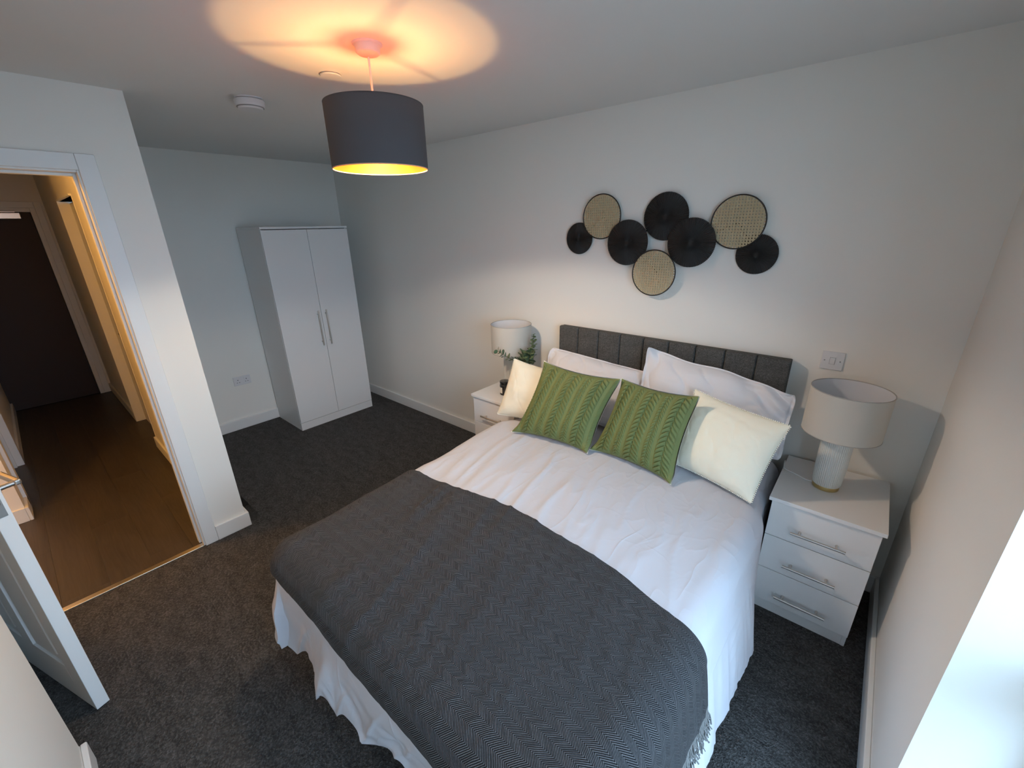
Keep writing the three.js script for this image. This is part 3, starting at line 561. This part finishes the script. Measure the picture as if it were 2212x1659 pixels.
/* ---------- switch and socket ---------- */
{
  const t = thing('wall_switch', 'white switched wall plate with two screws above the right bedside lamp', 'switch', [4.328, 1.165, 0]);
  obj('plate', rb(-0.0435, -0.0435, 0, 0.0435, 0.0435, 0.008, 0.003, 3), M.plastic, t);
  obj('rocker', [rb(-0.010, -0.0155, 0.0078, 0.010, 0.0155, 0.0105, 0.001, 2)], M.plastic, t);
  obj('rocker_gap', [bx(-0.0112, -0.0167, 0.0075, 0.0112, 0.0167, 0.0082)], std({ color: rgb(0.30, 0.30, 0.31), roughness: 0.7 }), t);
  for (const s of [-1, 1]) obj('screw', cyl(V(s * 0.0302, 0, 0.007), V(s * 0.0302, 0, 0.0086), 0.0032), M.screw, t);
}
{
  const t = thing('wall_socket', 'white double power socket on the wall left of the wardrobe', 'socket', [0, 0.469, 1.242]);
  obj('plate', rb(0, -0.043, -0.073, 0.008, 0.043, 0.073, 0.003, 3), M.plastic, t);
  for (const s of [-1, 1]) {
    obj('rocker', rb(0.0078, 0.014, s * 0.02 - 0.007, 0.011, 0.030, s * 0.02 + 0.007, 0.001, 2), M.plastic, t);
    const c = s * 0.036;
    obj('pin_holes', [rb(0.007, 0.004, c - 0.003, 0.0084, 0.014, c + 0.003), rb(0.007, -0.018, c - 0.014, 0.0084, -0.013, c - 0.006), rb(0.007, -0.018, c + 0.006, 0.0084, -0.013, c + 0.014)], M.darkHole, t);
  }
}

/* ---------- ceiling: pendant, smoke alarm, flat cover ---------- */
{
  const px = 2.871, pz = 1.383, t = thing('pendant_lamp', 'grey drum pendant lamp with copper lining, lit, hanging over the bed', 'pendant lamp', [px, H, pz]);
  const dn = (pts) => lathe(pts, 64);
  obj('ceiling_rose', dn([[0, -0.034], [0.010, -0.034], [0.036, -0.031], [0.042, -0.026], [0.044, -0.006], [0.051, -0.004], [0.052, 0]]), M.plastic, t);
  obj('cord', cyl(V(0, -0.205, 0), V(0, -0.038, 0), 0.0036, 0.0036, 12), M.cord, t);
  obj('lamp_holder', dn([[0, -0.19], [0.010, -0.192], [0.0165, -0.205], [0.0165, -0.245], [0.019, -0.248], [0.019, -0.256], [0, -0.256]]), M.plastic, t);
  const y1 = -0.185, y0 = -0.396, R = 0.176;
  const s = obj('lamp_shade', lathe([[R, y0], [R + 0.0006, y0 + 0.003], [R + 0.0006, y1 - 0.003], [R, y1]], 128), M.greyShade, t, 'charcoal grey fabric drum');
  obj('shade_lining', lathe([[R - 0.002, y1], [R - 0.0022, y1 - 0.003], [R - 0.0022, y0 + 0.003], [R - 0.002, y0]], 128), M.copper, s, 'shiny copper lining');
  const ring = (yy, rr, m) => { const g = new THREE.TorusGeometry(rr, m, 8, 128); g.rotateX(Math.PI / 2); g.translate(0, yy, 0); return g.toNonIndexed(); };
  obj('shade_rim', ring(y0, R - 0.0008, 0.0021), M.shadeRim, s);
  obj('shade_top_rim', ring(y1, R - 0.0008, 0.0018), M.greyShade, s);
  const arms = [ring(-0.245, 0.0205, 0.002)];
  for (const deg of [17, 136, 254]) { const a = deg * Math.PI / 180, c = Math.cos(a), q = Math.sin(a); arms.push(cyl(V(0.02 * c, -0.245, 0.02 * q), V((R - 0.003) * c, y1 - 0.004, (R - 0.003) * q), 0.0022, 0.0022, 8)); }
  obj('shade_carrier', arms, M.plastic, s);
  obj('bulb', lathe([[0, -0.347], [0.012, -0.345], [0.022, -0.338], [0.029, -0.325], [0.030, -0.312], [0.026, -0.296], [0.017, -0.276], [0.013, -0.258], [0, -0.256]], 40), M.bulb, t);
  const l = new THREE.PointLight(BULB.color, BULB.intensity); l.name = 'pendant_bulb_light'; l.position.set(0, -0.296, 0); l.castShadow = true; l.shadow.radius = 0.45; t.add(l);
  const sp = new THREE.SpotLight(BULB.downColor, BULB.down, 0, 1.30, 0.12); sp.name = 'pendant_bulb_downlight'; sp.position.set(0, -0.334, 0); sp.target.position.set(0, -1.3, 0); sp.castShadow = true; sp.shadow.radius = 3; t.add(sp, sp.target);
}
{
  const t = thing('smoke_alarm', 'round white smoke alarm on the ceiling near the far wall', 'smoke alarm', [1.886, H, 1.421]);
  obj('mounting_base', lathe([[0, -0.008], [0.060, -0.008], [0.062, -0.004], [0.062, 0]], 64), M.plastic, t);
  obj('alarm_body', lathe([[0, -0.050], [0.050, -0.050], [0.054, -0.048], [0.056, -0.040], [0.062, -0.037], [0.065, -0.032], [0.067, -0.012], [0.064, -0.008], [0, -0.008]], 64), M.plastic, t);
  obj('vent_ring', (() => { const g = new THREE.TorusGeometry(0.0575, 0.0028, 8, 64); g.rotateX(Math.PI / 2); g.translate(0, -0.0395, 0); return g.toNonIndexed(); })(), std({ color: rgb(0.28, 0.27, 0.27), roughness: 0.7 }), t);
}
{
  const o = obj('ceiling_cover', lathe([[0, -0.010], [0.040, -0.010], [0.042, -0.008], [0.042, -0.004], [0.036, -0.003], [0.036, 0]], 48), M.plastic);
  o.position.set(2.49, H, 1.318); tag(o, 'small flat round white cover on the ceiling beside the pendant', 'ceiling cover');
}
{ // hall light, out of sight beyond the doorway
  const t = thing('hall_light', 'small round warm ceiling light in the hall beyond the doorway', 'ceiling light', [1.08, H, 3.14]);
  obj('light_base', lathe([[0, -0.02], [0.09, -0.02], [0.09, 0]], 48), M.plastic, t);
  obj('light_bulb', new THREE.SphereGeometry(0.05, 32, 16).translate(0, -0.07, 0), std({ color: 0x000000, emissive: rgb(1, 0.62, 0.25), emissiveIntensity: 6 }), t);
  const l = new THREE.PointLight(HALL.color, HALL.intensity); l.name = 'hall_bulb_light'; l.position.set(0, -0.07, 0); l.castShadow = true; l.shadow.radius = 2; t.add(l);
}

renderer.render(scene, camera);
